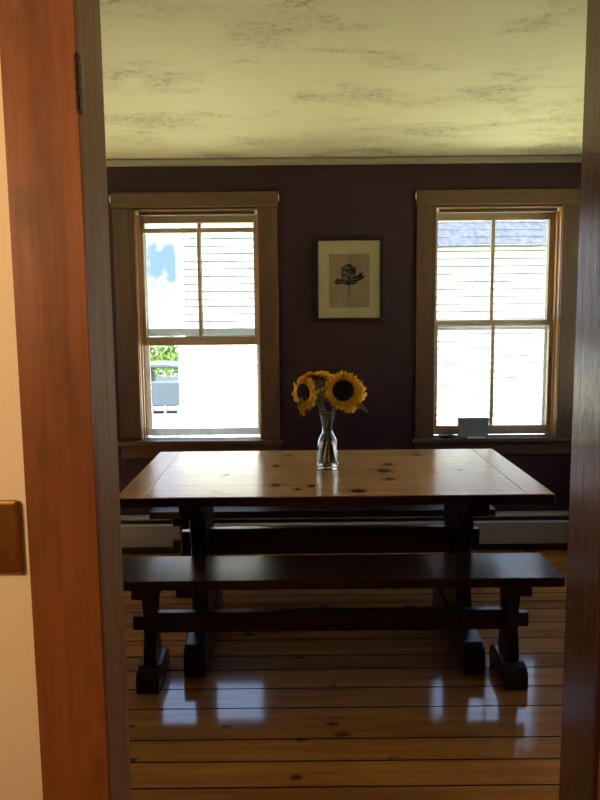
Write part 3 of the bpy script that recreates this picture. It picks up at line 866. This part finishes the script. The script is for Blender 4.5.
def tree(label, x, y, h, r, n, seed, ls=.3):
    random.seed(seed)
    z = ground_z(y)
    t = thing('tree', label, 'tree', (x, y, z), 'trees beyond the yard')
    tr = MB().tube([(x, y, z), (x + .1, y, z + h * .3), (x - .05, y + .1, z + h * .6), (x, y, z + h * .85)], [.22, .17, .12, .04], 9)
    for k in range(6):
        a = k * 1.1; zz = z + h * (.3 + .07 * k)
        tr.tube([(x, y, zz), (x + r * .6 * math.cos(a), y + r * .6 * math.sin(a), zz + h * .2)], [.07, .02], 6)
    tr.build('trunk', M['bark'], t)
    vs, fs = [], []
    clumps = [(random.uniform(-1, 1) * r * .7, random.uniform(-1, 1) * r * .7, random.uniform(.28, .95) * h, random.uniform(.25, .5) * r) for _ in range(26)]
    for k in range(n):
        c = random.choice(clumps)
        d = Vector((random.gauss(0, 1), random.gauss(0, 1), random.gauss(0, 1))).normalized() * c[3] * random.uniform(.6, 1)
        p = Vector((x + c[0], y + c[1], z + c[2])) + d
        e = Euler((random.uniform(0, 6), random.uniform(0, 6), random.uniform(0, 6))).to_matrix()
        s = ls * random.uniform(.6, 1.2); b0 = len(vs)
        for q in ((-.5, 0, 0), (0, -.3, .08), (.5, 0, 0), (0, .3, .08)): vs.append(p + e @ Vector(q) * s)
        fs.append((b0, b0 + 1, b0 + 2, b0 + 3))
    MB().faces(vs, fs).build('foliage', M['leaf_t'], t)
tree('green leafy shrub straight behind the parked car outside the left window', -5.7, 29, 2.5, 1.2, 1500, 1, .22)
tree('green leafy shrub beyond the parked car, beside the corner of the white house', -3.2, 30, 2.3, 1.0, 1200, 3, .22)

# ------------------------------------------------------------------ light
EXPO = 3.0
w = bpy.data.worlds.new('sky'); SC.world = w; w.use_nodes = True
nt = w.node_tree; nt.nodes.clear()
out = nt.nodes.new('ShaderNodeOutputWorld'); bg = nt.nodes.new('ShaderNodeBackground')
tc_ = nt.nodes.new('ShaderNodeTexCoord')
nz = nt.nodes.new('ShaderNodeTexNoise'); nz.inputs['Scale'].default_value = 70; nz.inputs['Detail'].default_value = 6
nt.links.new(tc_.outputs['Generated'], nz.inputs['Vector'])
# a gap of blue between the bright clouds, low in the sky beyond the yard
dn = nt.nodes.new('ShaderNodeVectorMath'); dn.operation = 'DISTANCE'
nt.links.new(tc_.outputs['Generated'], dn.inputs[0]); 
bd = Vector((-2.6, 14, 2.25 - 1.4456)).normalized(); bd = Vector((-.177, .982, .0635))
dn.inputs[1].default_value = bd
g1 = math_n(nt, 'ADD', dn.outputs['Value'], math_n(nt, 'MULTIPLY', math_n(nt, 'SUBTRACT', nz.outputs['Fac'], .5), .075))
gap = ramp(nt, g1, [(.022, (1, 1, 1)), (.030, (0, 0, 0))])
cl = ramp(nt, nz.outputs['Fac'], [(.35, (.62, .78, 1.0)), (.6, (1, 1, 1))])
sx = nt.nodes.new('ShaderNodeSeparateXYZ'); nt.links.new(tc_.outputs['Generated'], sx.inputs[0])
blue = ramp(nt, sx.outputs['Z'], [(.16, (1, 1, 1)), (.5, (.55, .76, 1.15))])
cl = mixc(nt, 1.0, cl, blue, 'MULTIPLY')
col = mixc(nt, gap, cl, (.25, .39, .5))
nt.links.new(col, bg.inputs[0]); bg.inputs[1].default_value = .36
nt.links.new(bg.outputs[0], out.inputs[0])

sun = bpy.data.lights.new('sun', 'SUN'); sun.energy = 6.0; sun.color = (1, .95, .86); sun.angle = .02
so = bpy.data.objects.new('sun', sun); C.objects.link(so)
sd = Vector((.75, .36, -1.1)).normalized()      # travels over this house on to the neighbour's wall
so.rotation_euler = sd.to_track_quat('-Z', 'Y').to_euler(); so.location = (0, -3, 9)

def area(name, loc, direction, sx, sy, watts, color, portal=False):
    l = bpy.data.lights.new(name, 'AREA'); l.shape = 'RECTANGLE'; l.size = sx; l.size_y = sy; l.energy = watts; l.color = color
    o = bpy.data.objects.new(name, l); C.objects.link(o); o.location = loc
    o.rotation_euler = Vector(direction).to_track_quat('-Z', 'Y').to_euler()
    if portal: l.cycles.is_portal = True
    return o
for X0_, X1_, O0, O1 in WINS:
    area('window_portal', ((O0 + O1) / 2, W + .16, (OZ0 + OZ1) / 2), (0, -1, 0), O1 - O0, OZ1 - OZ0, 1, (1, 1, 1), True)
for y0, y1 in ADDED_SIDE_W:
    area('window_portal', (XL - .06, (y0 + y1) / 2, (SZ0 + SZ1) / 2), (1, 0, 0), y1 - y0, SZ1 - SZ0, 1, (1, 1, 1), True)
    area('window_portal', (XR + .06, (y0 + y1) / 2, (SZ0 + SZ1) / 2), (-1, 0, 0), y1 - y0, SZ1 - SZ0, 1, (1, 1, 1), True)
# added warm light in the hall, out of view left of the camera
area('added_hall_light', (-1.35, .15, 1.75), (1, .9, -.25), .35, .35, 2.9, (1, .69, .40))

# ------------------------------------------------------------------ camera (fitted to the photograph)
F, P_, YAW, ROLL, H = 733.63, .1219, .0005, -.0096, 1.4456
fwd = Vector((math.sin(YAW) * math.cos(P_), math.cos(YAW) * math.cos(P_), -math.sin(P_)))
right = Vector((math.cos(YAW), -math.sin(YAW), 0)); up = right.cross(fwd)
r = math.cos(ROLL) * right + math.sin(ROLL) * up; u = math.cos(ROLL) * up - math.sin(ROLL) * right
cam = bpy.data.cameras.new('camera'); co = bpy.data.objects.new('camera', cam); C.objects.link(co)
m = Matrix((r, u, -fwd)).transposed().to_4x4(); m.translation = (0, 0, H); co.matrix_world = m
cam.sensor_fit = 'HORIZONTAL'; cam.sensor_width = 36; cam.lens = F / 600 * 36; cam.clip_start = .05; cam.clip_end = 200
SC.camera = co

vs_ = SC.view_settings
SC.display_settings.display_device = 'sRGB'
vs_.view_transform = 'Standard'; vs_.look = 'None'; vs_.gamma = 1; vs_.use_curve_mapping = False; vs_.exposure = EXPO
cy = SC.cycles
cy.use_denoising = True; cy.max_bounces = 14; cy.diffuse_bounces = 6; cy.glossy_bounces = 5; cy.transmission_bounces = 10; cy.transparent_max_bounces = 16
cy.caustics_reflective = False; cy.caustics_refractive = False; cy.sample_clamp_indirect = 6
